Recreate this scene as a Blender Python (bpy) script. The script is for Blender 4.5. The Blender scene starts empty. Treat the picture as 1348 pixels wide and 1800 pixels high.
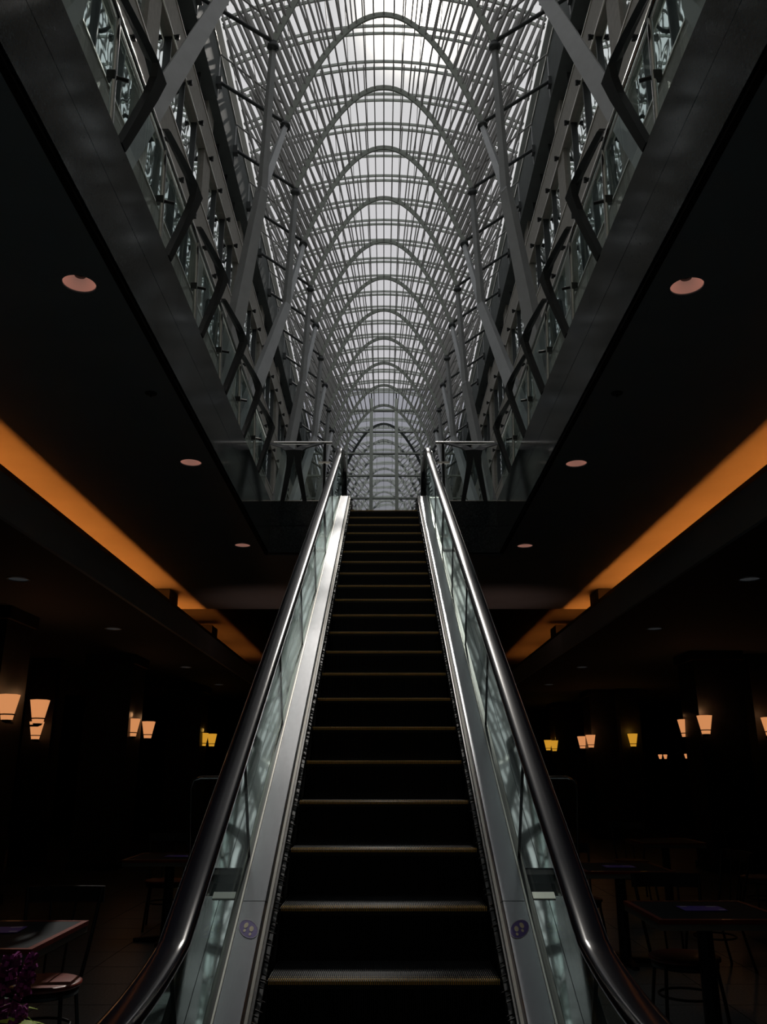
import bpy, math, random
from mathutils import Vector, Matrix
random.seed(7)
C = bpy.context.scene.collection
H = 1.55                      # camera height above the concourse floor
R = math.radians
sc = bpy.context.scene

# ------------------------------------------------------------------ camera
PITCH = math.atan(457 / 1475)
cam = bpy.data.cameras.new('camera'); co = bpy.data.objects.new('camera', cam); C.objects.link(co)
co.location = (0, 0, H); co.rotation_euler = (R(90) + PITCH, 0, R(0.03))
cam.sensor_fit = 'VERTICAL'; cam.sensor_height = 24.0; cam.lens = 1475 / 1800 * 24
cam.clip_start = 0.05; cam.clip_end = 500
sc.camera = co

# ------------------------------------------------------------------ world
SUN = Vector((0.038, 0.7767, 0.868)).normalized()
w = bpy.data.worlds.new('sky'); sc.world = w; w.use_nodes = True
nt = w.node_tree; nt.nodes.clear()
def N(nt, t, **k):
    n = nt.nodes.new(t)
    for a, b in k.items(): setattr(n, a, b)
    return n
tc = N(nt, 'ShaderNodeTexCoord'); out = N(nt, 'ShaderNodeOutputWorld'); bg = N(nt, 'ShaderNodeBackground')
dot = N(nt, 'ShaderNodeVectorMath', operation='DOT_PRODUCT'); dot.inputs[1].default_value = SUN
nt.links.new(tc.outputs['Generated'], dot.inputs[0])
mr = N(nt, 'ShaderNodeMapRange'); mr.inputs[1].default_value = 0.993; mr.inputs[2].default_value = 1.0
nt.links.new(dot.outputs['Value'], mr.inputs[0])
pw = N(nt, 'ShaderNodeMath', operation='POWER'); pw.inputs[1].default_value = 8
nt.links.new(mr.outputs[0], pw.inputs[0])
sep = N(nt, 'ShaderNodeSeparateXYZ'); nt.links.new(tc.outputs['Generated'], sep.inputs[0])
ramp = N(nt, 'ShaderNodeValToRGB'); nt.links.new(sep.outputs['Z'], ramp.inputs[0])
ramp.color_ramp.elements[0].position = 0.0; ramp.color_ramp.elements[0].color = (0.10, 0.10, 0.10, 1)
ramp.color_ramp.elements[1].position = 0.75; ramp.color_ramp.elements[1].color = (0.72, 0.72, 0.715, 1)
e = ramp.color_ramp.elements.new(0.25); e.color = (0.36, 0.36, 0.36, 1)
e = ramp.color_ramp.elements.new(0.42); e.color = (0.58, 0.57, 0.59, 1)
ad = N(nt, 'ShaderNodeMixRGB', blend_type='ADD'); ad.inputs[0].default_value = 1.0
glow = N(nt, 'ShaderNodeMixRGB', blend_type='MULTIPLY'); glow.inputs[0].default_value = 1.0
glow.inputs[2].default_value = (4.5, 4.2, 3.6, 1)
nt.links.new(pw.outputs[0], glow.inputs[1]); nt.links.new(ramp.outputs[0], ad.inputs[1]); nt.links.new(glow.outputs[0], ad.inputs[2])
nt.links.new(ad.outputs[0], bg.inputs[0]); bg.inputs[1].default_value = 1.0
nt.links.new(bg.outputs[0], out.inputs[0])

# ------------------------------------------------------------------ sun
sl = bpy.data.lights.new('sun', 'SUN'); sl.energy = 2.2; sl.angle = R(0.6); sl.color = (1, 0.95, 0.86)
so = bpy.data.objects.new('sun', sl); C.objects.link(so); so.rotation_euler = (-SUN).to_track_quat('-Z', 'Y').to_euler()
so.location = (0, 60, 70)

sc.view_settings.view_transform = 'Standard'; sc.view_settings.look = 'None'
sc.view_settings.gamma = 1; sc.view_settings.use_curve_mapping = False
sc.view_settings.exposure = 0.0
sc.cycles.transparent_max_bounces = 32; sc.cycles.max_bounces = 8; sc.cycles.glossy_bounces = 5
sc.cycles.sample_clamp_indirect = 4.0
sc.cycles.caustics_reflective = False; sc.cycles.caustics_refractive = False

# ------------------------------------------------------------------ materials
def mat(name, col, rough=0.5, metal=0.0, noise=0.0, nscale=8.0, bump=0.0, bscale=20.0, stretch=None, spec=0.5, coat=0.0, emit=None, estr=0.0):
    m = bpy.data.materials.new(name); m.use_nodes = True
    t = m.node_tree; p = t.nodes['Principled BSDF']
    p.inputs['Base Color'].default_value = (*col, 1); p.inputs['Roughness'].default_value = rough
    p.inputs['Metallic'].default_value = metal; p.inputs['Specular IOR Level'].default_value = spec
    p.inputs['Coat Weight'].default_value = coat
    if emit: p.inputs['Emission Color'].default_value = (*emit, 1); p.inputs['Emission Strength'].default_value = estr
    tcn = N(t, 'ShaderNodeTexCoord'); mp = N(t, 'ShaderNodeMapping'); t.links.new(tcn.outputs['Object'], mp.inputs[0])
    if stretch: mp.inputs['Scale'].default_value = stretch
    if noise:
        nz = N(t, 'ShaderNodeTexNoise'); nz.inputs['Scale'].default_value = nscale; nz.inputs['Detail'].default_value = 4
        t.links.new(mp.outputs[0], nz.inputs[0])
        cr = N(t, 'ShaderNodeMapRange'); cr.inputs[1].default_value = 0.3; cr.inputs[2].default_value = 0.7
        cr.inputs[3].default_value = 1 - noise; cr.inputs[4].default_value = 1 + noise
        t.links.new(nz.outputs[0], cr.inputs[0])
        mx = N(t, 'ShaderNodeMixRGB', blend_type='MULTIPLY'); mx.inputs[0].default_value = 1; mx.inputs[1].default_value = (*col, 1)
        t.links.new(cr.outputs[0], mx.inputs[2]); t.links.new(mx.outputs[0], p.inputs['Base Color'])
    if bump:
        nb = N(t, 'ShaderNodeTexNoise'); nb.inputs['Scale'].default_value = bscale; nb.inputs['Detail'].default_value = 2
        t.links.new(mp.outputs[0], nb.inputs[0])
        b = N(t, 'ShaderNodeBump'); b.inputs['Strength'].default_value = bump; b.inputs['Distance'].default_value = 0.05
        t.links.new(nb.outputs[0], b.inputs['Height']); t.links.new(b.outputs[0], p.inputs['Normal'])
    return m

def glassmat(name, tint=(0.9, 0.97, 0.95), refl=0.12, rough=0.0, graze=0.85):
    m = bpy.data.materials.new(name); m.use_nodes = True; t = m.node_tree; t.nodes.clear()
    o = N(t, 'ShaderNodeOutputMaterial'); tr = N(t, 'ShaderNodeBsdfTransparent'); g = N(t, 'ShaderNodeBsdfGlossy')
    tr.inputs[0].default_value = (*tint, 1); g.inputs['Roughness'].default_value = rough; g.inputs[0].default_value = (0.85, 0.95, 0.92, 1)
    lw = N(t, 'ShaderNodeLayerWeight'); lw.inputs[0].default_value = 0.5
    pw5 = N(t, 'ShaderNodeMath', operation='POWER'); pw5.inputs[1].default_value = 5.0
    t.links.new(lw.outputs['Facing'], pw5.inputs[0])
    mu = N(t, 'ShaderNodeMath', operation='MULTIPLY_ADD'); mu.inputs[1].default_value = graze; mu.inputs[2].default_value = 0.04 + refl
    mu.use_clamp = True
    mx = N(t, 'ShaderNodeMixShader')
    t.links.new(pw5.outputs[0], mu.inputs[0]); t.links.new(mu.outputs[0], mx.inputs[0])
    t.links.new(tr.outputs[0], mx.inputs[1]); t.links.new(g.outputs[0], mx.inputs[2]); t.links.new(mx.outputs[0], o.inputs[0])
    return m

def mirrorglass(name, dark, tint, fac, bump, scale):
    m = bpy.data.materials.new(name); m.use_nodes = True; t = m.node_tree; t.nodes.clear()
    o = N(t, 'ShaderNodeOutputMaterial'); d = N(t, 'ShaderNodeBsdfDiffuse'); g = N(t, 'ShaderNodeBsdfGlossy'); mx = N(t, 'ShaderNodeMixShader')
    d.inputs[0].default_value = (*dark, 1); g.inputs[0].default_value = (*tint, 1); g.inputs['Roughness'].default_value = 0.02
    tcn = N(t, 'ShaderNodeTexCoord'); nb = N(t, 'ShaderNodeTexNoise'); nb.inputs['Scale'].default_value = scale; nb.inputs['Detail'].default_value = 1
    t.links.new(tcn.outputs['Object'], nb.inputs[0])
    b = N(t, 'ShaderNodeBump'); b.inputs['Strength'].default_value = bump; b.inputs['Distance'].default_value = 0.1
    t.links.new(nb.outputs[0], b.inputs['Height']); t.links.new(b.outputs[0], g.inputs['Normal'])
    mx.inputs[0].default_value = fac
    t.links.new(d.outputs[0], mx.inputs[1]); t.links.new(g.outputs[0], mx.inputs[2]); t.links.new(mx.outputs[0], o.inputs[0])
    return m

M = dict(
    glowref=mat('steel reflector with added glow', (0.5, 0.5, 0.5), 0.4, 0.5, emit=(0.8, 0.85, 0.9), estr=0.016),  # faint emission stands in for light caught by these unlit reflectors
    upstand=mat('matt upstand steel', (0.16, 0.175, 0.16), 0.9, spec=0.05),
    steel=mat('grey painted steel', (0.61, 0.64, 0.67), 0.45, noise=0.06, nscale=3),
    rib=mat('grey green roof steel', (0.42, 0.46, 0.42), 0.6, spec=0.3),
    bar=mat('glazing bar steel', (0.46, 0.46, 0.46), 0.6, spec=0.3),
    dsteel=mat('dark painted steel', (0.07, 0.08, 0.085), 0.4),
    blade=mat('near black painted steel', (0.012, 0.015, 0.02), 0.45),
    gutter=mat('gutter steel', (0.13, 0.15, 0.15), 0.7, noise=0.1, nscale=2, spec=0.2),
    stone=mat('taupe stone band', (0.42, 0.405, 0.36), 0.6, noise=0.10, nscale=5, bump=0.1, bscale=30),
    facade=mirrorglass('facade glass', (0.004, 0.012, 0.013), (0.93, 1.0, 0.99), 0.93, 0.08, 0.8),
    endglass=mirrorglass('end wall glass', (0.02, 0.022, 0.025), (0.66, 0.68, 0.73), 0.80, 0.06, 0.6),
    roofglass=glassmat('roof glass', (0.97, 0.965, 0.98), 0.0, graze=0.2),
    glass=glassmat('clear guard glass', (0.89, 0.94, 0.935), 0.01, graze=0.5),
    bglass=glassmat('balustrade glass', (0.90, 0.965, 0.94), -0.03, graze=0.10),
    chrome=mat('polished stainless steel', (0.62, 0.62, 0.62), 0.16, 1.0),
    deck=mat('brushed stainless deck', (0.33, 0.34, 0.36), 0.27, 1.0, noise=0.07, nscale=6, bump=0.02, bscale=60, stretch=(30, 1, 1)),
    outerdeck=mat('polished stainless deck', (0.56, 0.58, 0.58), 0.04, 1.0, noise=0.04, nscale=3, bump=0.004, bscale=2),
    trimsteel=mat('bright trim steel', (0.72, 0.70, 0.64), 0.30, 1.0),
    rubber=mat('glossy black handrail rubber', (0.006, 0.006, 0.010), 0.16, spec=0.25),
    black=mat('black painted metal', (0.006, 0.008, 0.009), 0.45),
    void=mat('dark recess', (0.003, 0.003, 0.004), 0.9),
    step=mat('black ribbed step metal', (0.008, 0.010, 0.012), 0.45, bump=0.0),
    yellow=mat('yellow painted comb edge', (0.80, 0.50, 0.11), 0.4),
    cleat=mat('dark step cleat', (0.010, 0.012, 0.014), 0.7, spec=0.2),
    bristle=mat('black bristle', (0.02, 0.024, 0.026), 0.5),
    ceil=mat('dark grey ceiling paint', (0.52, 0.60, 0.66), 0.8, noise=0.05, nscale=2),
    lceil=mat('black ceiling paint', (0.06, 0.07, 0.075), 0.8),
    wallp=mat('dark brown wall', (0.035, 0.026, 0.02), 0.7, noise=0.4, nscale=4),
    colm=mat('dark column stone', (0.03, 0.03, 0.03), 0.5, noise=0.3, nscale=6),
    tile=mat('dark terrazzo tile', (0.11, 0.135, 0.145), 0.35, noise=0.5, nscale=60),
    paving=mat('pale stone paving', (0.5, 0.5, 0.48), 0.4, noise=0.1, nscale=4),
    reflector=mat('copper tinted reflector', (0.75, 0.50, 0.42), 0.35, 0.6, emit=(0.9, 0.46, 0.36), estr=0.16),
    lampin=mat('unlit lamp', (0.05, 0.05, 0.05), 0.5),
    shade=mat('amber glass shade', (0.6, 0.3, 0.15), 0.4, emit=(1.0, 0.40, 0.15), estr=0.62),
    shadey=mat('yellow glass shade', (0.8, 0.5, 0.1), 0.4, emit=(1.0, 0.47, 0.04), estr=0.55),
    cove=mat('cove tube', (1, 0.6, 0.2), 0.5, emit=(1.0, 0.245, 0.035), estr=8),
    wood=mat('reddish wood', (0.16, 0.022, 0.010), 0.42, noise=0.3, nscale=6, stretch=(1, 8, 1), coat=0.1),
    tabletop=mat('black laminate', (0.006, 0.010, 0.013), 0.6, spec=0.15),
    edge=mat('pale table edge', (0.16, 0.15, 0.13), 0.4),
    card=mat('purple card', (0.11, 0.07, 0.42), 0.5),
    white=mat('white print', (0.55, 0.55, 0.62), 0.6),
    cream=mat('cream print', (0.75, 0.70, 0.50), 0.6),
    sticker=mat('violet sticker', (0.09, 0.05, 0.34), 0.5),
    flower=mat('magenta bloom', (0.28, 0.03, 0.22), 0.8, noise=0.4, nscale=40),
    leaf=mat('yellow green leaf', (0.30, 0.42, 0.03), 0.45, noise=0.2, nscale=10),
    dleaf=mat('dark green leaf', (0.03, 0.12, 0.06), 0.45),
    pot=mat('dark planter', (0.02, 0.02, 0.022), 0.4),
    soil=mat('soil', (0.02, 0.012, 0.008), 0.9),
    screen=mat('screen face', (0.01, 0.01, 0.012), 0.3, emit=(0.3, 0.35, 0.5), estr=0.03),
)
# granite with speckles
def granite():
    m = bpy.data.materials.new('polished black granite'); m.use_nodes = True; t = m.node_tree; p = t.nodes['Principled BSDF']
    tcn = N(t, 'ShaderNodeTexCoord'); v = N(t, 'ShaderNodeTexNoise'); v.inputs['Scale'].default_value = 55; v.inputs['Detail'].default_value = 6
    v.inputs['Roughness'].default_value = 0.8
    t.links.new(tcn.outputs['Object'], v.inputs[0])
    r = N(t, 'ShaderNodeValToRGB'); t.links.new(v.outputs[0], r.inputs[0])
    r.color_ramp.elements[0].position = 0.45; r.color_ramp.elements[0].color = (0.007, 0.012, 0.016, 1)
    r.color_ramp.elements[1].position = 0.72; r.color_ramp.elements[1].color = (0.10, 0.13, 0.15, 1)
    t.links.new(r.outputs[0], p.inputs['Base Color']); p.inputs['Roughness'].default_value = 0.10
    p.inputs['Specular IOR Level'].default_value = 0.25
    return m
M['granite'] = granite()

# ------------------------------------------------------------------ mesh helpers
class MB:
    def __init__(s): s.v = []; s.f = []; s.smooth = []
    def add(s, vs, fs, smooth=False):
        o = len(s.v); s.v += [tuple(x) for x in vs]
        for f in fs: s.f.append([i + o for i in f]); s.smooth.append(smooth)
        return s
    def box(s, x0, x1, y0, y1, z0, z1):
        vs = [(x, y, z) for z in (z0, z1) for y in (y0, y1) for x in (x0, x1)]
        return s.add(vs, [(0, 2, 3, 1), (4, 5, 7, 6), (0, 1, 5, 4), (2, 6, 7, 3), (0, 4, 6, 2), (1, 3, 7, 5)])
    def beam(s, a, b, wa, ha, wb=None, hb=None, up=(0, 0, 1), diamond=False):
        a = Vector(a); b = Vector(b); wb = wa if wb is None else wb; hb = ha if hb is None else hb
        d = (b - a).normalized(); up = Vector(up)
        if abs(d.dot(up)) > 0.99: up = Vector((0, 1, 0))
        x = d.cross(up).normalized(); y = x.cross(d).normalized()
        q = [(1, 0), (0, 1), (-1, 0), (0, -1)] if diamond else [(1, 1), (-1, 1), (-1, -1), (1, -1)]
        k = 1.0 if diamond else 0.5
        vs = [a + x * (p * wa * k) + y * (r * ha * k) for p, r in q] + [b + x * (p * wb * k) + y * (r * hb * k) for p, r in q]
        return s.add(vs, [(3, 2, 1, 0), (4, 5, 6, 7)] + [(i, (i + 1) % 4, (i + 1) % 4 + 4, i + 4) for i in range(4)])
    def tube(s, pts, rad, seg=8, cap=True):
        pts = [Vector(p) for p in pts]; n = len(pts); rr = rad if isinstance(rad, (list, tuple)) else [rad] * n
        vs = []; fr = None
        for i, p in enumerate(pts):
            d = (pts[min(i + 1, n - 1)] - pts[max(i - 1, 0)]).normalized()
            if fr is None:
                u = Vector((0, 0, 1)) if abs(d.z) < 0.9 else Vector((1, 0, 0)); fr = d.cross(u).normalized()
            fr = (fr - d * fr.dot(d)).normalized(); g = d.cross(fr)
            for k in range(seg):
                a = 2 * math.pi * k / seg; vs.append(p + fr * (math.cos(a) * rr[i]) + g * (math.sin(a) * rr[i]))
        fs = [(i * seg + k, i * seg + (k + 1) % seg, (i + 1) * seg + (k + 1) % seg, (i + 1) * seg + k) for i in range(n - 1) for k in range(seg)]
        s.add(vs, fs, True)
        if cap:
            s.add(vs[:seg], [tuple(range(seg))[::-1]]); s.add(vs[-seg:], [tuple(range(seg))])
        return s
    def lathe(s, prof, c=(0, 0, 0), seg=24, smooth=True, sx=1, sy=1):
        vs = []; n = len(prof)
        for r, z in prof:
            for k in range(seg):
                a = 2 * math.pi * k / seg; vs.append((c[0] + r * sx * math.cos(a), c[1] + r * sy * math.sin(a), c[2] + z))
        fs = [(i * seg + k, i * seg + (k + 1) % seg, (i + 1) * seg + (k + 1) % seg, (i + 1) * seg + k) for i in range(n - 1) for k in range(seg)]
        s.add(vs, fs, smooth)
        return s
    def cyl(s, c, r, z0, z1, seg=24):
        s.lathe([(r, z0), (r, z1)], c, seg)
        a = [(c[0] + r * math.cos(2 * math.pi * k / seg), c[1] + r * math.sin(2 * math.pi * k / seg), c[2] + z0) for k in range(seg)]
        s.add(a, [tuple(range(seg))[::-1]]); s.add([(x, y, c[2] + z1) for x, y, _ in a], [tuple(range(seg))])
        return s
    def prism(s, poly, axis, t0, t1):
        """polygon in the two other axes, extruded along axis from t0 to t1"""
        n = len(poly)
        def P(p, t):
            return (t, p[0], p[1]) if axis == 'x' else (p[0], t, p[1]) if axis == 'y' else (p[0], p[1], t)
        vs = [P(p, t0) for p in poly] + [P(p, t1) for p in poly]
        return s.add(vs, [tuple(range(n)), tuple(range(2 * n - 1, n - 1, -1))] + [(i, i + n, (i + 1) % n + n, (i + 1) % n) for i in range(n)])
    def mesh(s, name, m):
        me = bpy.data.meshes.new(name); me.from_pydata(s.v, [], s.f)
        me.polygons.foreach_set('use_smooth', s.smooth); me.materials.append(m)
        me.update()
        import bmesh
        bm = bmesh.new(); bm.from_mesh(me); bmesh.ops.recalc_face_normals(bm, faces=bm.faces); bm.to_mesh(me); bm.free()
        return me
    def build(s, name, m, parent=None, **p):
        return put(name, s.mesh(name, m), parent, **p)

def put(name, me, parent=None, loc=None, rot=None, scale=None, **p):
    o = bpy.data.objects.new(name, me); C.objects.link(o)
    if parent: o.parent = parent
    if loc is not None: o.location = loc
    if rot is not None: o.rotation_euler = rot
    if scale is not None: o.scale = scale
    for k, v in p.items(): o[k] = v
    return o
def thing(name, label, cat, loc=(0, 0, 0), rz=0, group=None):
    o = bpy.data.objects.new(name, None); C.objects.link(o); o.location = loc; o.rotation_euler = (0, 0, rz)
    o['label'] = label; o['category'] = cat
    if group: o['group'] = group
    return o
def struct(name, mb, m, **p):
    return mb.build(name, m, None, kind='structure', **p)
def copytree(root, loc, rz=0, label=None, group=None, mirror=False):
    r = root.copy(); C.objects.link(r); r.location = loc; r.rotation_euler = (0, 0, rz)
    if mirror: r.scale = (-1, 1, 1)
    if label: r['label'] = label
    if group: r['group'] = group
    for ch in list(root.children):
        c = ch.copy(); C.objects.link(c); c.parent = r
        for g in list(ch.children):
            d = g.copy(); C.objects.link(d); d.parent = c
    return r
ORD = ['nearest', 'second', 'third', 'fourth', 'fifth', 'sixth', 'seventh', 'eighth', 'ninth', 'tenth', 'eleventh', 'twelfth']

# ================================================================== GALLERIA
NY0, BAY, NX, NZ, AZ = 22.5, 3.75, 3.75, 23.7 + H, 29.0 + H
def shell(x): return 30.3 + H - 0.042 * x * x
YEND = 65.6
YBEG = -4.0
UF = 3.80 + H                  # upper floor level
WX = 6.9                       # facade plane
GX = 6.5                       # gutter

# ---- arches with ribs fanning to the glazed shell
def arch_pt(u): return Vector((NX * u, 0, AZ - (AZ - NZ) * u * u))
def make_arch():
    root = thing('roof_arch', 'x', 'arch', (0, 0, 0), group='parabolic roof arches')
    mb = MB(); n = 28; vs = []; wd = 0.07; dp = 0.10
    for i in range(n + 1):
        u = -1 + 2 * i / n; p = arch_pt(u); t = Vector((NX, 0, -2 * (AZ - NZ) * u)).normalized(); nn = Vector((-t.z, 0, t.x))
        for a, b in ((-wd, dp), (wd, dp), (wd * 0.6, -dp), (-wd * 0.6, -dp)): vs.append(p + Vector((0, a, 0)) + nn * b)
    fs = [(i * 4 + k, i * 4 + (k + 1) % 4, i * 4 + 4 + (k + 1) % 4, i * 4 + 4 + k) for i in range(n) for k in range(4)] + [(0, 1, 2, 3), (n * 4 + 3, n * 4 + 2, n * 4 + 1, n * 4)]
    mb.add(vs, fs); mb.build('arch_rib', M['rib'], root)
    K = 17
    us = [0.0]; tab = [0.0]
    for q in range(1, 401):
        a_, b_ = arch_pt((q - 1) / 400), arch_pt(q / 400); us.append(q / 400); tab.append(tab[-1] + (b_ - a_).length)
    def u_at(f):
        L = f * tab[-1]
        return next(us[q] for q in range(401) if tab[q] >= L - 1e-6)
    MB().beam((0, 0, AZ), (0, -BAY, shell(0)), 0.055, 0.14).build('fan_rib', M['bar'], root)
    for sgn in (-1, 1):
        for k in range(1, K + 1):
            uu = u_at(k / K); a = arch_pt(sgn * uu)
            xs = sgn * (NX * uu * (1 + uu) if uu < 0.7 else 4.46 + (uu - 0.7) / 0.3 * 1.94)
            b0 = Vector((xs, 0, shell(xs)))
            for dy in (-2,):
                b = b0 + Vector((0, dy * BAY / 2, 0))
                m2 = MB(); m2.beam(a, b, 0.048 + 0.012 * uu, 0.12 + 0.03 * uu)
                m2.build('fan_rib', M['bar'], root)
        # outward strut from the springing node to the gutter
        MB().tube([(sgn * NX, 0, NZ), (sgn * (GX - 0.05), 0, 25.7 + H)], 0.075, 8).build('gutter_strut', M['dsteel'], root)
        MB().tube([(sgn * (NX + 0.1), 0, NZ + 0.9), (sgn * (GX - 0.1), 0, 27.0 + H)], 0.04, 6).build('upper_strut', M['bar'], root)
        # fins from strut to shell edge
        for k, f in enumerate((0.3, 0.6)):
            a = Vector((sgn * (NX + (GX - NX) * f), 0, NZ + (2.0) * f))
            for dy in (-1, 1):
                b = Vector((sgn * 6.4, dy * BAY * (0.42 - 0.2 * k), shell(6.4)))
                MB().beam(a, b, 0.04, 0.08).build('fan_rib', M['bar'], root)
    return root
arch0 = make_arch()
vis = 0
for n in range(-4, 12):
    y = NY0 + BAY * n
    if n < -1:
        lab, grp = 'grey steel roof arch overhead, outside the picture, mirrored in the escalator', 'roof arches overhead out of view'
    else:
        i = n + 1
        lab = ('foot of the nearest grey parabolic roof arch at the picture top' if i == 0 else
               f'{ORD[i-1]} full parabolic grey steel roof arch counting from the camera' if i > 1 else
               'nearest full parabolic grey steel roof arch, sun glare at its crown')
        if i == 12: lab = 'twelfth and last parabolic roof arch, right before the glass end wall'
        grp = 'parabolic roof arches'
    if n == -4: arch0.location = (0, y, 0); arch0['label'] = lab; arch0['group'] = grp
    else: copytree(arch0, (0, y, 0), 0, lab, grp)

# ---- glazed shell: setting with glazing bars, cross rails and panes
ridge = MB()
ridge.beam((0, YBEG, shell(0) + 0.03), (0, YEND, shell(0) + 0.03), 0.03, 0.10)
roof = struct('ceiling', ridge, M['bar'])
xs_bar = [0.8, 1.6, 2.4, 3.2, 4.0, 4.8, 5.6, 6.4]
bar_me = MB().box(-0.014, 0.014, YBEG, YEND, -0.04, 0.04).mesh('glazing_bar', M['bar'])
for x in xs_bar:
    for s in (-1, 1): put('glazing_bar', bar_me, roof, (s * x, 0, shell(x) + 0.02))
cm = MB(); xx = [-6.45 + 12.9 * i / 24 for i in range(25)]
for i in range(24):
    cm.beam((xx[i], 0, shell(xx[i]) - 0.02), (xx[i + 1], 0, shell(xx[i + 1]) - 0.02), 0.07, 0.12)
cross_me = cm.mesh('cross_rail', M['rib'])
yy = YBEG
rails = []
k = 0
while True:
    y = NY0 + BAY / 2 * (k - 14)
    k += 1
    if y < YBEG: continue
    if y > YEND: break
    rails.append(y)
    for d in (-0.19, 0.19): put('cross_rail', cross_me, roof, (0, y + d, 0))
allx = sorted([-x for x in xs_bar] + [0] + xs_bar)
cells = []
for j in range(len(rails) - 1):
    for i in range(len(allx) - 1): cells.append((abs(rails[j] - 30), j, i))
pane_me = {}
rest = MB(); cnt = 0
for _, j, i in sorted(cells):
    x0, x1 = allx[i] + 0.02, allx[i + 1] - 0.02; z0, z1 = shell(x0) + 0.06, shell(x1) + 0.06
    L = rails[j + 1] - rails[j] - 0.03
    if cnt < 290 and rails[j] > 22:
        if i not in pane_me: pane_me[i] = MB().add([(x0, 0, z0), (x1, 0, z1), (x1, L, z1), (x0, L, z0)], [(0, 1, 2, 3)]).mesh('glass_pane', M['roofglass'])
        put('glass_pane', pane_me[i], roof, (0, rails[j], 0)); cnt += 1
    else:
        y = rails[j]; rest.add([(x0, y, z0), (x1, y, z1), (x1, y + L, z1), (x0, y + L, z0)], [(0, 1, 2, 3)])
rest.build('far_panes', M['roofglass'], roof, kind='stuff')

# ---- gutters (left, right) with clerestory strip above
for s, nm in ((-1, 'left'), (1, 'right')):
    mb = MB()
    x = s * GX
    mb.prism([(x, 25.05 + H), (x, 27.15 + H), (x + s * 0.5, 27.15 + H), (x + s * 0.8, 24.9 + H)], 'y', YBEG, YEND)
    g = struct('trim_gutter_' + nm, mb, M['gutter'])
    MB().box(*sorted((x - s * 0.05, x + s * 0.02)), YBEG, YEND, 27.15 + H, 27.23 + H).build('gutter_lip', M['trimsteel'], g)
    MB().box(*sorted((x + s * 0.05, x + s * 0.14)), YBEG, YEND, 27.2 + H, shell(6.4) + 0.1).build('upstand', M['upstand'], g)
    br = MB().box(-0.12, 0.2, -0.14, 0.14, -0.25, 0.12).mesh('gutter_bracket', M['dsteel'])
    jt = MB().box(-0.02, 0.02, -0.04, 0.04, 25.1 + H, 27.1 + H).mesh('gutter_joint', M['steel'])
    for n in range(-6, 12):
        y = NY0 + BAY * n
        if y < YBEG or y > YEND: continue
        put('gutter_bracket', br, g, (x, y, 25.7 + H)); put('gutter_joint', jt, g, (x - s * 0.01, y + 0.2, 0))

# ---- branching columns
KX, KZ = 4.2, 19.2 + H
def make_tree(dirn):
    """side x>0 ; local origin at the wall foot; returns mesh parts relative to trunk y=0"""
    t = 12.1
    foot = Vector((KX + 0.21 * t, dirn * 0.30 * t, KZ - t)); K = Vector((KX, 0, KZ))
    return foot, K
def tree(side, y, dirn, label, grp):
    foot, K = make_tree(dirn)
    o = Vector((side * foot.x, foot.y, foot.z))
    r = thing('branching_column', label, 'column', (o.x, y + o.y, o.z), 0, grp)
    S = lambda v: Vector((side * v.x, v.y, v.z)) - o
    mb = MB(); d = S(K)
    mb.beam((0, 0, 0), d, 0.50, 0.50, 0.23, 0.23, up=(1, 0, 0), diamond=True); mb.build('trunk', M['steel'], r)
    for dy in (-1, 1):
        n = Vector((NX, dy * BAY / 2, NZ - 0.1)); a = S(K); b = S(n)
        m2 = MB(); m2.beam(a - (b - a).normalized() * 0.15, a + (b - a) * 0.85, 0.18, 0.18, 0.13, 0.13, up=(1, 0, 0), diamond=True)
        m2.beam(a + (b - a) * 0.85, b, 0.13, 0.13, 0.11, 0.11, up=(1, 0, 0), diamond=True)
        br = m2.build('branch', M['steel'], r)
        m3 = MB(); dd = (b - a).normalized()
        m3.tube([b - dd * 0.22, b - dd * 0.16, b - dd * 0.159, b - dd * 0.02, b + dd * 0.0, b + dd * 0.08], [0.13, 0.13, 0.20, 0.20, 0.13, 0.13], 12)
        m3.build('collar', M['dsteel'], r)
    MB().box(*sorted((-side * 0.2, side * 0.18)), -0.35, 0.35, -0.5, 0.25).build('wall_bracket', M['dsteel'], r)
    return r
for j in range(-2, 6):
    y = NY0 + BAY / 2 + 2 * BAY * j; dirn = 1 if j % 2 == 0 else -1
    for s, sn in ((-1, 'left'), (1, 'right')):
        if j == -2: lab = f'{sn} forked grey steel column almost wholly above the picture, glimpsed through guard glass'
        elif j == -1: lab = f'broad pale grey steel leg leaning across the top {sn} corner'
        else: lab = f'{ORD[j] if j else "nearest"} forked grey steel column on the {sn} side, leaning {"away" if dirn > 0 else "towards the camera"}'
        tree(s, y, dirn, lab, 'forked columns along the galleria')

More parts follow.
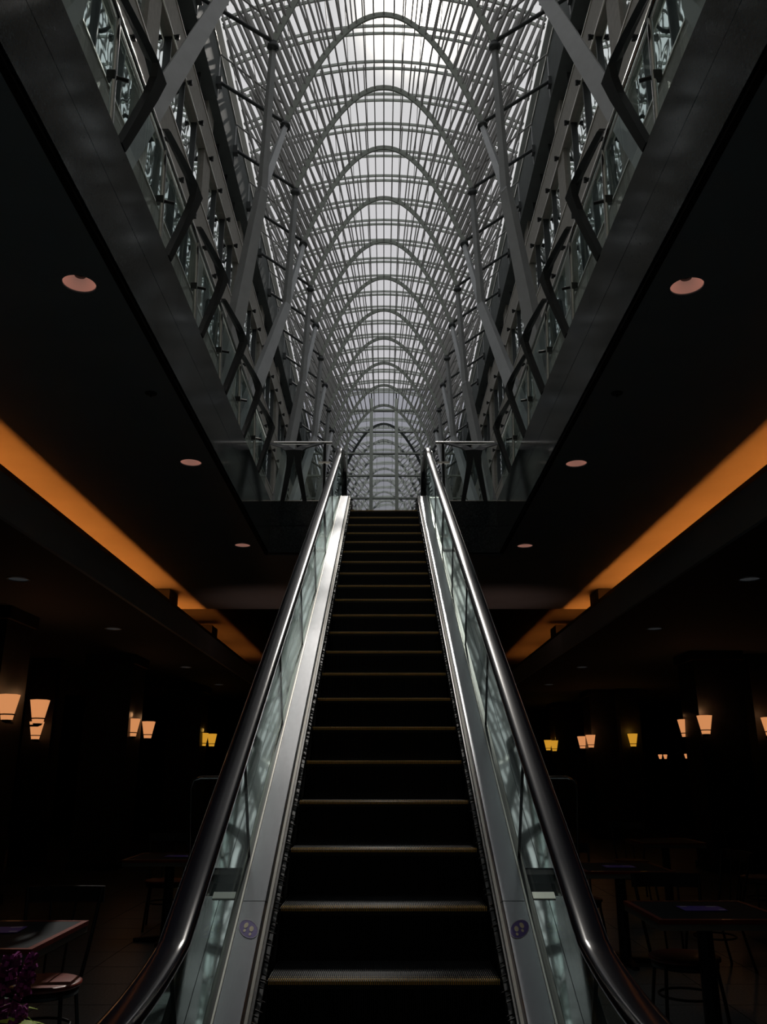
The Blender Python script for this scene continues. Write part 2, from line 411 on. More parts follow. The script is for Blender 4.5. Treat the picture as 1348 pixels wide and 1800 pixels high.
# ---- facades
bands = [(22.7, 24.1), (18.7, 20.2), (14.75, 16.2), (10.8, 12.3), (6.85, 8.3), (3.0, 4.3)]
for s, nm in ((-1, 'left'), (1, 'right')):
    x0, x1 = sorted((s * (WX + 0.12), s * (WX + 0.5)))
    wl = struct('wall_' + nm, MB().box(x0, x1, YBEG, YEND + 0.4, UF - 0.6, 26.6 + H), M['void'])
    for z0, z1 in bands:
        MB().box(*sorted((s * (WX - 0.10), s * (WX + 0.12))), YBEG, YEND, z0 + H, z1 + H).build('stone_band', M['stone'], wl)
        for zz in (z0, z1): MB().box(*sorted((s * (WX - 0.13), s * (WX - 0.09))), YBEG, YEND, zz - 0.03 + H, zz + 0.03 + H).build('band_trim', M['trimsteel'], wl)
    zs = [26.2] + [b for p in bands for b in p]
    floors = [(24.1, 26.2)] + [(bands[i + 1][1], bands[i][0]) for i in range(len(bands) - 1)]
    P0 = 27.0 - 7.5 * 4
    for fi, (z0, z1) in enumerate(floors):
        pier = MB().box(*sorted((s * (WX - 0.07), s * (WX + 0.12))), -0.55, 0.55, z0 + H, z1 + H).mesh('pier', M['stone'])
        mul = MB().box(*sorted((s * (WX - 0.06), s * (WX + 0.1))), -0.03, 0.03, z0 + H, z1 + H).mesh('mullion', M['dsteel'])
        clip = MB().box(*sorted((s * (WX - 0.26), s * (WX - 0.1))), -0.08, 0.08, z1 + H - 0.02, z1 + H + 0.02)
        clip.box(*sorted((s * (WX - 0.30), s * (WX - 0.2))), -0.04, 0.04, z1 + H - 0.10, z1 + H + 0.08)
        clip = clip.mesh('cable_clip', M['black'])
        for k in range(9):
            y = P0 + 7.5 * k
            if YBEG < y - 0.6 and y < YEND: put('pier', pier, wl, (0, y, 0))
            for q in range(4):
                a = y + 1.875 * q; b = a + 1.875
                if q and YBEG < a < YEND: put('mullion', mul, wl, (0, a, 0))
                if YBEG < a < YEND and fi < 5 and a > 6: put('cable_clip', clip, wl, (0, a, 0))
                if a < YBEG or b > YEND: continue
                hz = (z1 - z0) / 2; pm = MB().add([(0, 0.03, -hz), (0, 1.845, -hz), (0, 1.845, hz), (0, 0.03, hz)], [(0, 1, 2, 3)]).mesh('window_pane', M['facade'])
                put('window_pane', pm, wl, (s * (WX + 0.05), a, (z0 + z1) / 2 + H), (0, R(random.uniform(-0.5, 0.5)), R(random.uniform(-0.5, 0.5))))

# ---- far end wall of mirror glass, near end wall
we = struct('wall_far', MB().box(-7.4, 7.4, YEND + 0.25, YEND + 0.6, UF - 0.5, 31.5 + H), M['void'])
vx = [-6.9, -5.0, -3.1, -1.06, 1.06, 3.1, 5.0, 6.9]
hz = [3.8 + 1.97 * i for i in range(15)]
for i in range(7):
    for j in range(14):
        a, b = vx[i] + 0.05, vx[i + 1] - 0.05; h = 1.97 / 2 - 0.03
        o = MB().add([(-(b - a) / 2, 0, -h), ((b - a) / 2, 0, -h), ((b - a) / 2, 0, h), (-(b - a) / 2, 0, h)], [(0, 1, 2, 3)]).mesh('window_pane', M['endglass'])
        put('window_pane', o, we, ((a + b) / 2, YEND + 0.1, hz[j] + 0.985 + H), (R(random.uniform(-.3, .3)), 0, R(random.uniform(-.3, .3))))
for x in vx[1:-1]:
    wd = 0.14 if abs(x) < 1.5 else 0.06
    MB().box(x - wd, x + wd, YEND - 0.15, YEND + 0.2, UF, 30.4 + H).build('mullion', M['rib'], we)
for z in hz: MB().box(-6.9, 6.9, YEND - 0.02, YEND + 0.12, z + H - 0.06, z + H + 0.06).build('transom', M['rib'], we)
struct('wall_near', MB().box(-7.4, 7.4, YBEG - 0.4, YBEG, -0.05, 31.5 + H), M['stone'])

# ================================================================== SLABS, WELL, FASCIA
WLX, WY0, WY1 = 1.66, 0.2, 11.72
GT, GB = 3.80 + H, 3.0 + H      # granite top and bottom
CB = 3.0 + H                    # upper concourse ceiling
fl = MB()
fl.box(-7.0, -WLX - 0.05, YBEG, YEND + 0.3, UF - 0.25, UF); fl.box(WLX + 0.05, 7.0, YBEG, YEND + 0.3, UF - 0.25, UF)
fl.box(-WLX - 0.05, WLX + 0.05, YBEG, WY0, UF - 0.25, UF)
fl.box(-WLX - 0.05, -0.92, WY1 + 0.06, YEND + 0.3, UF - 0.25, UF); fl.box(0.92, WLX + 0.05, WY1 + 0.06, YEND + 0.3, UF - 0.25, UF)
fl.box(-0.92, 0.92, 13.9, YEND + 0.3, UF - 0.25, UF)
struct('floor_upper', fl, M['paving'])

def fascia(nm, kind, a0, a1, x=None, y=None, cuts=4):
    r = bpy.data.objects.new('trim_fascia_' + nm, None); C.objects.link(r); r['kind'] = 'structure'
    L = (a1 - a0) / cuts
    for i in range(cuts):
        for z0, z1 in ((GB + 0.02, 3.418 + H), (3.424 + H, GT)):
            p, q = a0 + L * i + 0.001, a0 + L * (i + 1) - 0.001
            if kind == 'x': MB().box(*sorted((x, x + math.copysign(0.08, x))), p, q, z0, z1).build('granite_panel', M['granite'], r)
            else: MB().box(p, q, y, y + 0.08, z0, z1).build('granite_panel', M['granite'], r)
    return r
fascia('left', 'x', WY0, WY1, x=-WLX); fascia('right', 'x', WY0, WY1, x=WLX)
fascia('back_left', 'y', -WLX, -0.95, y=WY1, cuts=1); fascia('back_right', 'y', 0.95, WLX, y=WY1, cuts=1)
# dark shadow gap strips under the granite
for s, nm in ((-1, 'left'), (1, 'right')):
    struct('trim_shadow_' + nm, MB().box(*sorted((s * (WLX + 0.015), s * (WLX + 0.055))), WY0, WY1, CB - 0.01, GB + 0.02), M['void'])

# ceilings
def hole_plate(name, x0, x1, y0, y1, z0, z1, m):
    return struct(name, MB().box(x0, x1, y0, y1, z0, z1), m)
CY1 = 16.0
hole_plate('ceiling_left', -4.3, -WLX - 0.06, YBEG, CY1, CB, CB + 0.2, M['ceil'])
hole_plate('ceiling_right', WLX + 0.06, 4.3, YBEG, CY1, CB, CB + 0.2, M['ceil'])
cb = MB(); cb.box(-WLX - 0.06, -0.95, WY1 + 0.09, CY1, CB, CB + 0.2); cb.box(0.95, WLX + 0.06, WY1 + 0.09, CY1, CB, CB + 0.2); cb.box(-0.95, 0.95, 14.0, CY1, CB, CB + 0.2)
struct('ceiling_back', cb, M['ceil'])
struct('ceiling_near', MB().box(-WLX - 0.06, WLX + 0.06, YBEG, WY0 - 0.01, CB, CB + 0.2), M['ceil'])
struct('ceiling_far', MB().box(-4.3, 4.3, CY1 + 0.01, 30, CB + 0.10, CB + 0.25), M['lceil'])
ZL = 2.0 + H
for s, nm in ((-1, 'left'), (1, 'right')):
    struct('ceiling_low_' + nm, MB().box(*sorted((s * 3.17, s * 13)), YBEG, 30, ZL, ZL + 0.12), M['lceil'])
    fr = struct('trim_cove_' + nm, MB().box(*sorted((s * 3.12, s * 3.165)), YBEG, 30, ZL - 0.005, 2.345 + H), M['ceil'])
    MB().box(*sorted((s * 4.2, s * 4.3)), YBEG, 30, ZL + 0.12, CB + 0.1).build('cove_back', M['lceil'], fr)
    MB().box(*sorted((s * 3.60, s * 3.63)), YBEG, 30, ZL + 0.12, 2.765 + H).build('added_baffle', M['lceil'], fr)  # added baffle hidden in the cove, cuts the glow edge on the ceiling
    segs = [(-2.0, 2.6), (2.75, 5.6), (5.75, 8.6), (8.7, 11.4), (11.5, 13.95), (14.95, 17.65), (18.65, 21.0), (21.6, 24.0)]
    for a, b in segs:
        MB().tube([(s * 3.88, a, 2.44 + H), (s * 3.88, b, 2.44 + H)], 0.05, 10).build('light_tube', M['cove'], fr)
    for y in (14.1, 17.8):
        MB().box(*sorted((s * 3.66, s * 4.2)), y, y + 0.6, ZL + 0.12, CB - 0.005).build('added_baffle', M['lceil'], fr)  # added dark cross blocks that break the cove glow into segments
# concourse shell
fl = struct('floor', MB().box(-13, 13, YBEG, 30, -0.2, -0.004), M['void'])
tl = MB().box(-0.296, 0.296, -0.296, 0.296, -0.02, 0).mesh('floor_tile', M['tile'])
tn = 0
for i in range(-9, 9):
    for j in range(3, 24):
        x, y = 0.3 + 0.6 * i, 0.3 + 0.6 * j
        if abs(x) < 1.2: continue
        if tn >= 296: continue
        tn += 1; put('floor_tile', tl, fl, (x, y, 0))
rest = MB()
for i in range(-21, 21):
    for j in range(-7, 50):
        x, y = 0.3 + 0.6 * i, 0.3 + 0.6 * j
        if -9 <= i < 9 and 3 <= j < 24 and abs(x) >= 1.2:
            idx = 0
            continue
        rest.box(x - .296, x + .296, y - .296, y + .296, -0.02, 0)
rest.build('far_tiles', M['tile'], fl, kind='stuff')
struct('wall_concourse_left', MB().box(-13.3, -13, YBEG, 30, -0.1, ZL + 0.2), M['wallp'])
struct('wall_concourse_right', MB().box(13, 13.3, YBEG, 30, -0.1, ZL + 0.2), M['wallp'])
struct('wall_concourse_far', MB().box(-13.3, 13.3, 30, 30.3, -0.1, UF - 0.3), M['wallp'])
struct('wall_concourse_near', MB().box(-13.3, 13.3, YBEG - 0.3, YBEG - 0.01, -0.1, UF - 0.3), M['wallp'])

# ================================================================== GUARD BALUSTRADES
RX, RZ = 1.73, 4.70 + H
def blade_poly():
    """boomerang in (along, z): leg foot -> kink -> arm tip; kink points to +along"""
    return [(-0.215, 0.0), (-0.13, 0.0), (0.03, 0.60), (0.065, 0.79), (-0.08, 0.885), (-0.52, 0.985), (-0.52, 0.955),
            (-0.22, 0.848), (-0.125, 0.78), (-0.095, 0.69), (-0.10, 0.54)]
def blade(name, parent, to_world, thick=0.05):
    poly = blade_poly(); n = len(poly)
    vs = []
    for t in (-thick / 2, thick / 2):
        for a, z in poly:
            lean = 0.16 * (z / 0.80 if z < 0.80 else max(0, 1 - (z - 0.80) / 0.18))
            vs.append(to_world(a, z, lean + t))
    # fan faces: split polygon in quads along the spine
    pairs = [(0, 1), (10, 2), (9, 3), (8, 4), (7, 4), (6, 5)]
    fs = []
    for i in range(len(pairs) - 1):
        a, b = pairs[i]; c, d = pairs[i + 1]
        f = (a, b, d, c) if b != d else (a, b, c)
        fs.append(f); fs.append(tuple(x + n for x in reversed(f)))
    for i in range(n): fs.append((i, (i + 1) % n, (i + 1) % n + n, i + n))
    return MB().add(vs, fs).build(name, M['blade'], parent)
BASE = 3.80 + H
for s, nm in ((-1, 'left'), (1, 'right')):
    r = thing('balustrade', f'long glass balustrade with black kinked brackets over the {nm} granite edge', 'balustrade', (s * RX, WY0, BASE), group=None)
    o = Vector(r.location)
    def L(p): return Vector(p) - o
    MB().tube([L((s * RX, WY0 + 0.1, RZ)), L((s * RX, WY1 - 0.05, RZ))], 0.024, 12).build('handrail', M['chrome'], r)
    MB().box(-0.05, 0.05, 0, WY1 - WY0 - 0.03, 0, 0.018).build('base_channel', M['chrome'], r)
    y = WY0 + 0.05
    while y < WY1 - 0.3:
        y2 = min(y + 1.21, WY1 - 0.06)
        MB().box(-0.006 + s * 0.02, 0.006 + s * 0.02, y - WY0 + 0.01, y2 - WY0 - 0.01, 0.02, 0.87).build('glass_panel', M['glass'], r); y = y2
    for k in range(-2, 6):
        ya = 4.59 + 1.21 * k; yp = ya - 0.27
        MB().tube([L((s * (RX - 0.03), yp - 0.05, BASE)), L((s * (RX - 0.0), yp - 0.05, RZ - 0.02))], 0.019, 10).build('post', M['chrome'], r)
        c = MB(); c.box(-0.024, 0.03, -0.024, 0.024, -0.03, 0.03); c.tube([(0.0, 0, 0), (-s * 0.10 if s < 0 else -0.10, 0.04, 0.0)], 0.014, 6)
        c.build('clamp', M['black'], r, loc=L((s * RX, yp - 0.05, BASE + 0.42)))
        blade('bracket', r, lambda a, z, t, ya=ya: L((s * (WLX + 0.02 - t), ya + a, BASE + z * 0.93)))
    # back return
    r2 = thing('balustrade', f'short glass balustrade at the escalator top, {nm} of the steps', 'balustrade', (s * 1.3, WY1 + 0.06, BASE))
    o2 = Vector(r2.location)
    def L2(p): return Vector(p) - o2
    rz = 4.74 + H
    MB().tube([L2((s * 0.78, WY1 + 0.06, rz)), L2((s * (WLX + 0.0), WY1 + 0.06, rz))], 0.026, 12).build('handrail', M['chrome'], r2)
    MB().box(*sorted((s * 0.9 - o2.x, s * (WLX - .01) - o2.x)), -0.04, 0.04, 0, 0.018).build('base_channel', M['chrome'], r2)
    MB().box(*sorted((s * 0.92 - o2.x, s * (WLX - .05) - o2.x)), -0.006, 0.006, 0.02, 0.86).build('glass_panel', M['glass'], r2)
    MB().tube([L2((s * 0.89, WY1 + 0.08, BASE)), L2((s * 0.89, WY1 + 0.08, rz))], 0.02, 10).build('post', M['black'], r2)
    MB().box(-0.09, 0.09, -0.02, 0.02, -0.015, 0.015).build('clamp', M['chrome'], r2, loc=L2((s * 0.89, WY1 + 0.06, BASE + 0.62)))
    for q in (-1, 1):
        blade('bracket', r2, lambda a, z, t, q=q: L2((s * 1.33 + q * (-a + 0.05) * 0.74, WY1 + 0.04 - t, BASE + z * 0.955)))

# ================================================================== DOWNLIGHTS
def downlight(x, y, z, label, lit, grp):
    r = thing('downlight', label, 'downlight', (x, y, z), group=grp)
    MB().lathe([(0.125, -0.006), (0.105, -0.010), (0.103, 0.0)], seg=32).build('rim', M['ceil'], r)
    MB().lathe([(0.104, -0.002), (0.095, 0.06), (0.06, 0.12), (0.0, 0.14)], seg=32).build('reflector', M['reflector'] if lit else M['glowref'], r)
    MB().lathe([(0.0, 0.045), (0.035, 0.05), (0.045, 0.09), (0.03, 0.13)], seg=16).build('lamp', M['lampin'], r)
    return r
# real recesses in the ceilings are cut by leaving the fitting proud of the slab soffit
for s, nm in ((-1, 'left'), (1, 'right')):
    for i, y in enumerate((4.71, 7.97, 11.22)):
        yy_ = y + (0.03 if s > 0 else 0)
        downlight(s * 1.955, yy_, CB - 0.15, f'{["large nearest", "middle", "smallest farthest"][i]} copper downlight in the {nm} upper ceiling', True, 'copper downlights beside the well')
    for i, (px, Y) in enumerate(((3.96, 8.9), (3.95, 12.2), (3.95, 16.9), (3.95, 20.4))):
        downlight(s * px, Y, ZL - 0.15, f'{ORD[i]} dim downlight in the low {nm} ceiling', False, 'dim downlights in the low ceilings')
# cut the round recesses into the ceilings
for o in list(C.objects):
    if o.name.startswith('downlight') and o.parent is None: o.location.z += 0.15
import bmesh
bpy.context.view_layer.update()
for cn, top in (('ceiling_left', 0.3), ('ceiling_right', 0.3), ('ceiling_low_left', 0.3), ('ceiling_low_right', 0.3)):
    co_ = bpy.data.objects[cn]; zs_ = [v.co.z for v in co_.data.vertices]; xs_ = [v.co.x for v in co_.data.vertices]
    mb = MB()
    for o in list(C.objects):
        if o.name.startswith('downlight') and o.parent is None and min(xs_) < o.location.x < max(xs_) and abs(o.location.z - min(zs_)) < 0.05:
            mb.cyl((o.location.x, o.location.y, o.location.z), 0.105, -0.1, 0.4, 32)
    cut = mb.build('cutter', M['void']); md = co_.modifiers.new('b', 'BOOLEAN'); md.object = cut; md.operation = 'DIFFERENCE'; md.solver = 'EXACT'
    dg = bpy.context.evaluated_depsgraph_get(); me = bpy.data.meshes.new_from_object(co_.evaluated_get(dg)); co_.modifiers.clear(); co_.data = me
    bpy.data.objects.remove(cut)
for s, nm in ((-1, 'left'), (1, 'right')):
    r = thing('sprinkler', f'small round sprinkler cover on the {nm} upper ceiling', 'sprinkler', (s * 1.93, 6.35, CB))
    MB().lathe([(0.0, -0.012), (0.045, -0.010), (0.05, -0.001)], seg=20).build('cover_plate', M['lceil'], r)
    MB().tube([(0, 0, -0.01), (0, 0, -0.035)], 0.008, 8).build('nozzle', M['black'], r)

# ================================================================== ESCALATOR
TH = R(30); TA = math.tan(TH)
Z0 = -3.2 + H; FLO = 0.0; TOP = 3.87 + H
YA = (FLO - Z0) / TA; YB = (TOP - Z0) / TA
R1, R2 = 2.4, 0.7
def base_path(y0, y1, step=0.12):
    pts = []      # (y, z, angle)
    t1 = R1 * math.tan(TH / 2); t2 = R2 * math.tan(TH / 2)
    def at_level(ya, yb, z):
        n = max(1, int(abs(yb - ya) / 0.4)); return [(ya + (yb - ya) * i / n, z, 0.0) for i in range(n + 1)]
    pts += at_level(y0, YA - t1, FLO)
    for i in range(1, 10):
        a = TH * i / 9; pts.append((YA - t1 + R1 * math.sin(a), FLO + R1 * (1 - math.cos(a)), a))
    ys, ye = YA + t1 * math.cos(TH), YB - t2 * math.cos(TH)
    n = 24
    for i in range(1, n): 
        y = ys + (ye - ys) * i / n; pts.append((y, Z0 + TA * y, TH))
    for i in range(0, 10):
        a = TH * (1 - i / 9); pts.append((YB + t2 - R2 * math.sin(a), TOP - R2 * (1 - math.cos(a)), a))
    pts += at_level(YB + t2 + 0.1, y1, TOP)
    return pts
PATH = base_path(1.0, 13.4)
_t = TOP; TOP = _t + 0.09; YB = (TOP - Z0) / TA; PATHD = base_path(1.0, 13.4); TOP = _t; YB = (TOP - Z0) / TA
def off(p, h):
    y, z, a = p; k = h * math.cos(a)
    return (y - math.sin(a) * k, z + math.cos(a) * k)
def sweep(mb, path, prof, smooth=False):
    """prof: list of (x, h) closed polygon"""
    n = len(prof); vs = []
    for p in path:
        for x, h in prof:
            y, z = off(p, h); vs.append((x, y, z))
    fs = [(i * n + k, i * n + (k + 1) % n, (i + 1) * n + (k + 1) % n, (i + 1) * n + k) for i in range(len(path) - 1) for k in range(n)]
    mb.add(vs, fs, smooth)
    mb.add(vs[:n], [tuple(range(n))]); mb.add(vs[-n:], [tuple(range(n))[::-1]])
    return mb
def sub(path, ya, yb):
    """path slice with interpolated ends"""
    def ip(y):
        for a, b in zip(path, path[1:]):
            if a[0] <= y <= b[0] and b[0] > a[0]:
                t = (y - a[0]) / (b[0] - a[0]); return tuple(a[k] + (b[k] - a[k]) * t for k in range(3))
        return path[0] if y < path[0][0] else path[-1]
    return [ip(ya)] + [p for p in path if ya < p[0] < yb] + [ip(yb)]
esc = thing('escalator', 'steep escalator with glass sides and black handrails rising from centre foreground', 'escalator', (0, 1.2, 0))
EO = Vector((0, 1.2, 0))
def E(mb, name, m, parent=None, **p):
    ob = mb.build(name, m, parent or esc, **p)
    if parent is None: ob.location = -EO
    return ob
DH = 0.17
for s in (-1, 1):
    X = lambda x: s * x
    # inner deck in sections with seams
    cuts = [1.2, 4.33, 7.4, 10.3, 13.4]
    for a, b in zip(cuts, cuts[1:]):
        E(sweep(MB(), sub(PATHD, a + 0.002, b - 0.002), [(X(0.538), DH - 0.012), (X(0.552), DH), (X(0.655), DH), (X(0.655), DH - 0.03), (X(0.538), DH - 0.03)]), 'inner_deck', M['deck'])
    E(sweep(MB(), PATHD, [(X(0.525), DH - 0.03), (X(0.525), DH - 0.003), (X(0.537), DH + 0.003), (X(0.5375), DH - 0.03)]), 'edge_trim', M['trimsteel'])
    E(sweep(MB(), PATHD, [(X(0.656), DH - 0.02), (X(0.656), DH + 0.008), (X(0.664), DH + 0.008), (X(0.664), DH - 0.02)]), 'glass_trim', M['trimsteel'])
    E(sweep(MB(), PATHD, [(X(0.664), DH - 0.03), (X(0.664), DH - 0.005), (X(0.695), DH - 0.005), (X(0.695), DH - 0.03)]), 'glass_gasket', M['black'])
    # skirt panel and brush
    E(sweep(MB(), PATHD, [(X(0.515), -0.28), (X(0.515), DH - 0.03), (X(0.53), DH - 0.03), (X(0.53), -0.28)]), 'skirt_panel', M['black'])
    E(sweep(MB(), PATHD, [(X(0.500), 0.062), (X(0.500), 0.078), (X(0.515), 0.085), (X(0.515), 0.055)]), 'brush_holder', M['dsteel'])
    br = MB()
    for p, q in zip(PATHD, PATHD[1:]):
        L_ = math.hypot(q[0] - p[0], q[1] - p[1]); n = max(1, int(L_ / 0.035))
        for i in range(n):
            f = (i + random.random()) / n; y = p[0] + (q[0] - p[0]) * f; z = p[1] + (q[1] - p[1]) * f; a = p[2]
            y1, z1 = off((y, z, a), 0.10 + random.uniform(-0.01, 0.03)); l = random.uniform(0.018, 0.034)
            br.beam((X(0.514), y1, z1), (X(0.514 - l), y1, z1 - 0.008), 0.008, 0.008, 0.002, 0.002)
    E(br, 'brush_bristles', M['bristle'], kind='stuff')
    # outer deck: upper run, black slot, lower run
    E(sweep(MB(), sub(PATHD, 4.54, 13.2), [(X(0.696), DH), (X(0.765), DH), (X(0.765), DH - 0.05), (X(0.696), DH - 0.05)]), 'outer_deck', M['outerdeck'])
    E(sweep(MB(), sub(PATHD, 4.54, 13.2), [(X(0.768), DH), (X(0.87), DH), (X(0.87), DH - 0.05), (X(0.768), DH - 0.05)]), 'outer_deck', M['outerdeck'])
    E(sweep(MB(), sub(PATHD, 1.2, 4.36), [(X(0.696), DH), (X(0.765), DH), (X(0.765), DH - 0.05), (X(0.696), DH - 0.05)]), 'outer_deck', M['outerdeck'])
    E(sweep(MB(), sub(PATHD, 1.2, 4.36), [(X(0.768), DH), (X(0.855), DH), (X(0.855), DH - 0.05), (X(0.768), DH - 0.05)]), 'outer_deck', M['outerdeck'])
    E(sweep(MB(), sub(PATHD, 4.34, 4.38), [(X(0.696), DH + 0.006), (X(0.80), DH + 0.006), (X(0.80), DH - 0.05), (X(0.696), DH - 0.05)]), 'deck_lip', M['trimsteel'])
    E(sweep(MB(), PATHD, [(X(0.845), DH - 0.05), (X(0.845), -0.9), (X(0.83), -0.9), (X(0.83), DH - 0.05)]), 'truss_cladding', M['black'])
    E(sweep(MB(), sub(PATHD, 4.3, 4.6), [(X(0.83), DH - 0.12), (X(0.83), DH - 0.14), (X(0.70), DH - 0.14), (X(0.70), DH - 0.12)]), 'deck_recess', M['void'])
    E(sweep(MB(), sub(PATHD, 4.50, 4.537), [(X(0.697), DH - 0.004), (X(0.83), DH - 0.004), (X(0.83), DH - 0.06), (X(0.697), DH - 0.06)]), 'deck_recess', M['void'])
    # glass panes
    gc = [1.5, 3.35, 4.62, 5.85, 7.08, 8.31, 9.54, 10.77, 12.1, 13.2]
    for a, b in zip(gc, gc[1:]):
        E(sweep(MB(), sub(PATHD, a + 0.006, b - 0.006), [(X(0.674), DH - 0.02), (X(0.674), 0.90), (X(0.686), 0.90), (X(0.686), DH - 0.02)]), 'glass_pane', M['bglass'])
        if a < 11 and a > 2:
            q = sub(PATHD, a - 0.003, a + 0.003)
            E(sweep(MB(), q, [(X(0.673), DH - 0.01), (X(0.673), 0.90), (X(0.687), 0.90), (X(0.687), DH - 0.01)]), 'pane_joint', M['black'])
    # handrail: rounded C profile and its guide, plus newel returns
    hc = 0.68; hh = 0.95; prof = []
    for i in range(15):
        a = math.pi * (-0.28 + 1.56 * i / 14); prof.append((X(hc) + 0.051 * math.copysign(abs(math.cos(a)) ** 0.75, math.cos(a)), hh - 0.026 + 0.026 * math.copysign(abs(math.sin(a)) ** 0.6, math.sin(a))))
    hp = sub(PATHD, 1.5, 13.2)
    # newel half circles (level ends)
    def newel(pc, sign):
        pts = []; y0_, z0_, _ = pc; r = 0.40
        for i in range(1, 15):
            a = math.pi * i / 14; pts.append((y0_ + sign * r * math.sin(a), z0_ + hh - r + r * math.cos(a), a * -sign))
        return pts
    mb = MB(); n = len(prof); vs = []
    rows = []
    for yn, zn, an in reversed(newel(hp[0], -1)):
        rows.append([(x, yn + math.sin(an) * (-(h - hh)), zn + math.cos(an) * (h - hh)) for x, h in prof])
    for p in hp: rows.append([(x, *off(p, h)) for x, h in prof])
    for yn, zn, an in newel(hp[-1], 1):
        rows.append([(x, yn + math.sin(-an) * (h - hh) , zn + math.cos(an) * (h - hh)) for x, h in prof])
    for rr in rows: vs += rr
    fs = [(i * n + k, i * n + (k + 1) % n, (i + 1) * n + (k + 1) % n, (i + 1) * n + k) for i in range(len(rows) - 1) for k in range(n)]
    mb.add(vs, fs, True); E(mb, 'handrail', M['rubber'])
    E(sweep(MB(), hp, [(X(0.652), 0.885), (X(0.652), 0.915), (X(0.708), 0.915), (X(0.708), 0.885)]), 'handrail_guide', M['black'])
    E(sweep(MB(), hp, [(X(0.726), 0.908), (X(0.726), 0.922), (X(0.7345), 0.922), (X(0.7345), 0.908)]), 'guide_trim', M['chrome'])
    # footprint sticker on the inner deck
    py_, sx_ = 4.11, 0.600
    c0 = sub(PATHD, py_ + 0.06, py_ + 0.07)[0]; cy, cz = off(c0, DH + 0.0015)
    st = put('footprint_sticker', None, esc)
    u = Vector((1, 0, 0)); vdir = Vector((0, math.cos(TH), math.sin(TH))); nn = Vector((0, -math.sin(TH), math.cos(TH)))
    cen = Vector((X(sx_), cy, cz)) - EO
    def disc(a, b, ox, oy, up, rot=0, k=24, ax=0):
        vs = []
        for i in range(k):
            t = 2 * math.pi * i / k; q = (a * math.cos(t), b * math.sin(t))
            q = (q[0] * math.cos(rot) - q[1] * math.sin(rot) + ox, q[0] * math.sin(rot) + q[1] * math.cos(rot) + oy)
            vs.append(cen + u * q[0] + vdir * q[1] + nn * up)
        return MB().add(vs, [tuple(range(k))])
    bpy.data.objects.remove(st)
    rt = -0.5 * s
    st = disc(0.038, 0.064, 0, 0, 0.0, rt).build('footprint_sticker', M['sticker'], esc, label='violet oval sticker with two pale footprints')
    ring = MB(); k = 32; vs = []
    for rr_ in (1.0, 0.955):
        for i in range(k):
            t = 2 * math.pi * i / k; q = (0.038 * rr_ * math.cos(t), 0.064 * rr_ * math.sin(t))
            q = (q[0] * math.cos(rt) - q[1] * math.sin(rt), q[0] * math.sin(rt) + q[1] * math.cos(rt)); vs.append(cen + u * q[0] + vdir * q[1] + nn * 0.0008)
    ring.add(vs, [(i, (i + 1) % k, (i + 1) % k + k, i + k) for i in range(k)]).build('sticker_rim', M['white'], st)
    for fx in (-1, 1):
        ox = fx * 0.0135; oy = fx * 0.011 * s
        disc(0.0095, 0.018, ox, oy + 0.011, 0.001, 0.1 * fx).build('footprint', M['cream'], st)
        disc(0.0060, 0.0095, ox - 0.002, oy - 0.022, 0.001, 0).build('footprint', M['cream'], st)

# steps
def make_step_mesh():
    mb = MB(); mb.box(-0.505, 0.505, 0.0, 0.405, -0.03, 0)
    n = 8; prof = [(0.0, 0.0)]
    for i in range(n + 1):
        a = i / n; prof.append((0.012 + 0.03 * math.sin(math.pi * a * 0.9), -0.03 - 0.22 * a))
    vs = []
    for x in (-0.505, 0.505):
        for y, z in prof: vs.append((x, y, z))
    m = len(prof); mb.add(vs, [(i, i + 1, i + 1 + m, i + m) for i in range(m - 1)], True)
    return mb.mesh('step', M['step'])
step_me = make_step_mesh()
t1 = MB(); t2 = MB(); t3 = MB()
nt_ = 112
for i in range(nt_):
    x = -0.5 + (i + 0.5) / nt_; 
    t1.prism([(-0.006, -0.012), (-0.0045, 0.004), (-0.001, 0.009), (0.010, 0.009), (0.010, -0.012)], 'x', x - 0.0026, x + 0.0026)
    t2.prism([(0.045, 0.0), (0.046, 0.008), (0.052, 0.008), (0.052, 0.0)], 'x', x - 0.0017, x + 0.0017)
    t3.box(x - 0.0015, x + 0.0015, 0.016, 0.39, 0.0, 0.007)
edge_me = t1.mesh('yellow_edge', M['yellow']); edge2_me = t2.mesh('yellow_edge', M['yellow']); cleat_me = t3.mesh('tread_cleats', M['cleat'])
rv = MB()
for i in range(nt_):
    x = -0.5 + (i + 0.5) / nt_; rv.box(x - 0.0015, x + 0.0015, 0.004, 0.016, -0.22, -0.006)
riser_me = rv.mesh('riser_cleats', M['step'])
def path_z(y):
    for a, b in zip(PATH, PATH[1:]):
        if a[0] <= y <= b[0] and b[0] > a[0]: return a[1] + (b[1] - a[1]) * (y - a[0]) / (b[0] - a[0])
    return FLO if y < YA else TOP
for n in range(-4, 23):
    y = 4.05 + 0.4 * n; z = path_z(y)
    if y < 2.2 or y > 12.8: continue
    st = put('step', step_me, esc, Vector((0, y, z)) - EO)
    put('yellow_edge', edge_me, st); put('yellow_edge', edge2_me, st)
    put('tread_cleats', cleat_me, st, kind='stuff'); put('riser_cleats', riser_me, st, kind='stuff')
E(MB().box(-0.51, 0.51, 1.2, 2.2, -0.02, 0.012), 'landing_plate', M['deck'])
E(MB().box(-0.51, 0.51, 12.85, 13.9, TOP - 0.02, TOP + 0.004), 'landing_plate', M['black'])
# truss underside
ub = MB(); sweep(ub, PATH, [(-0.83, -0.9), (0.83, -0.9), (0.83, -0.92), (-0.83, -0.92)]); E(ub, 'truss_soffit', M['black'])

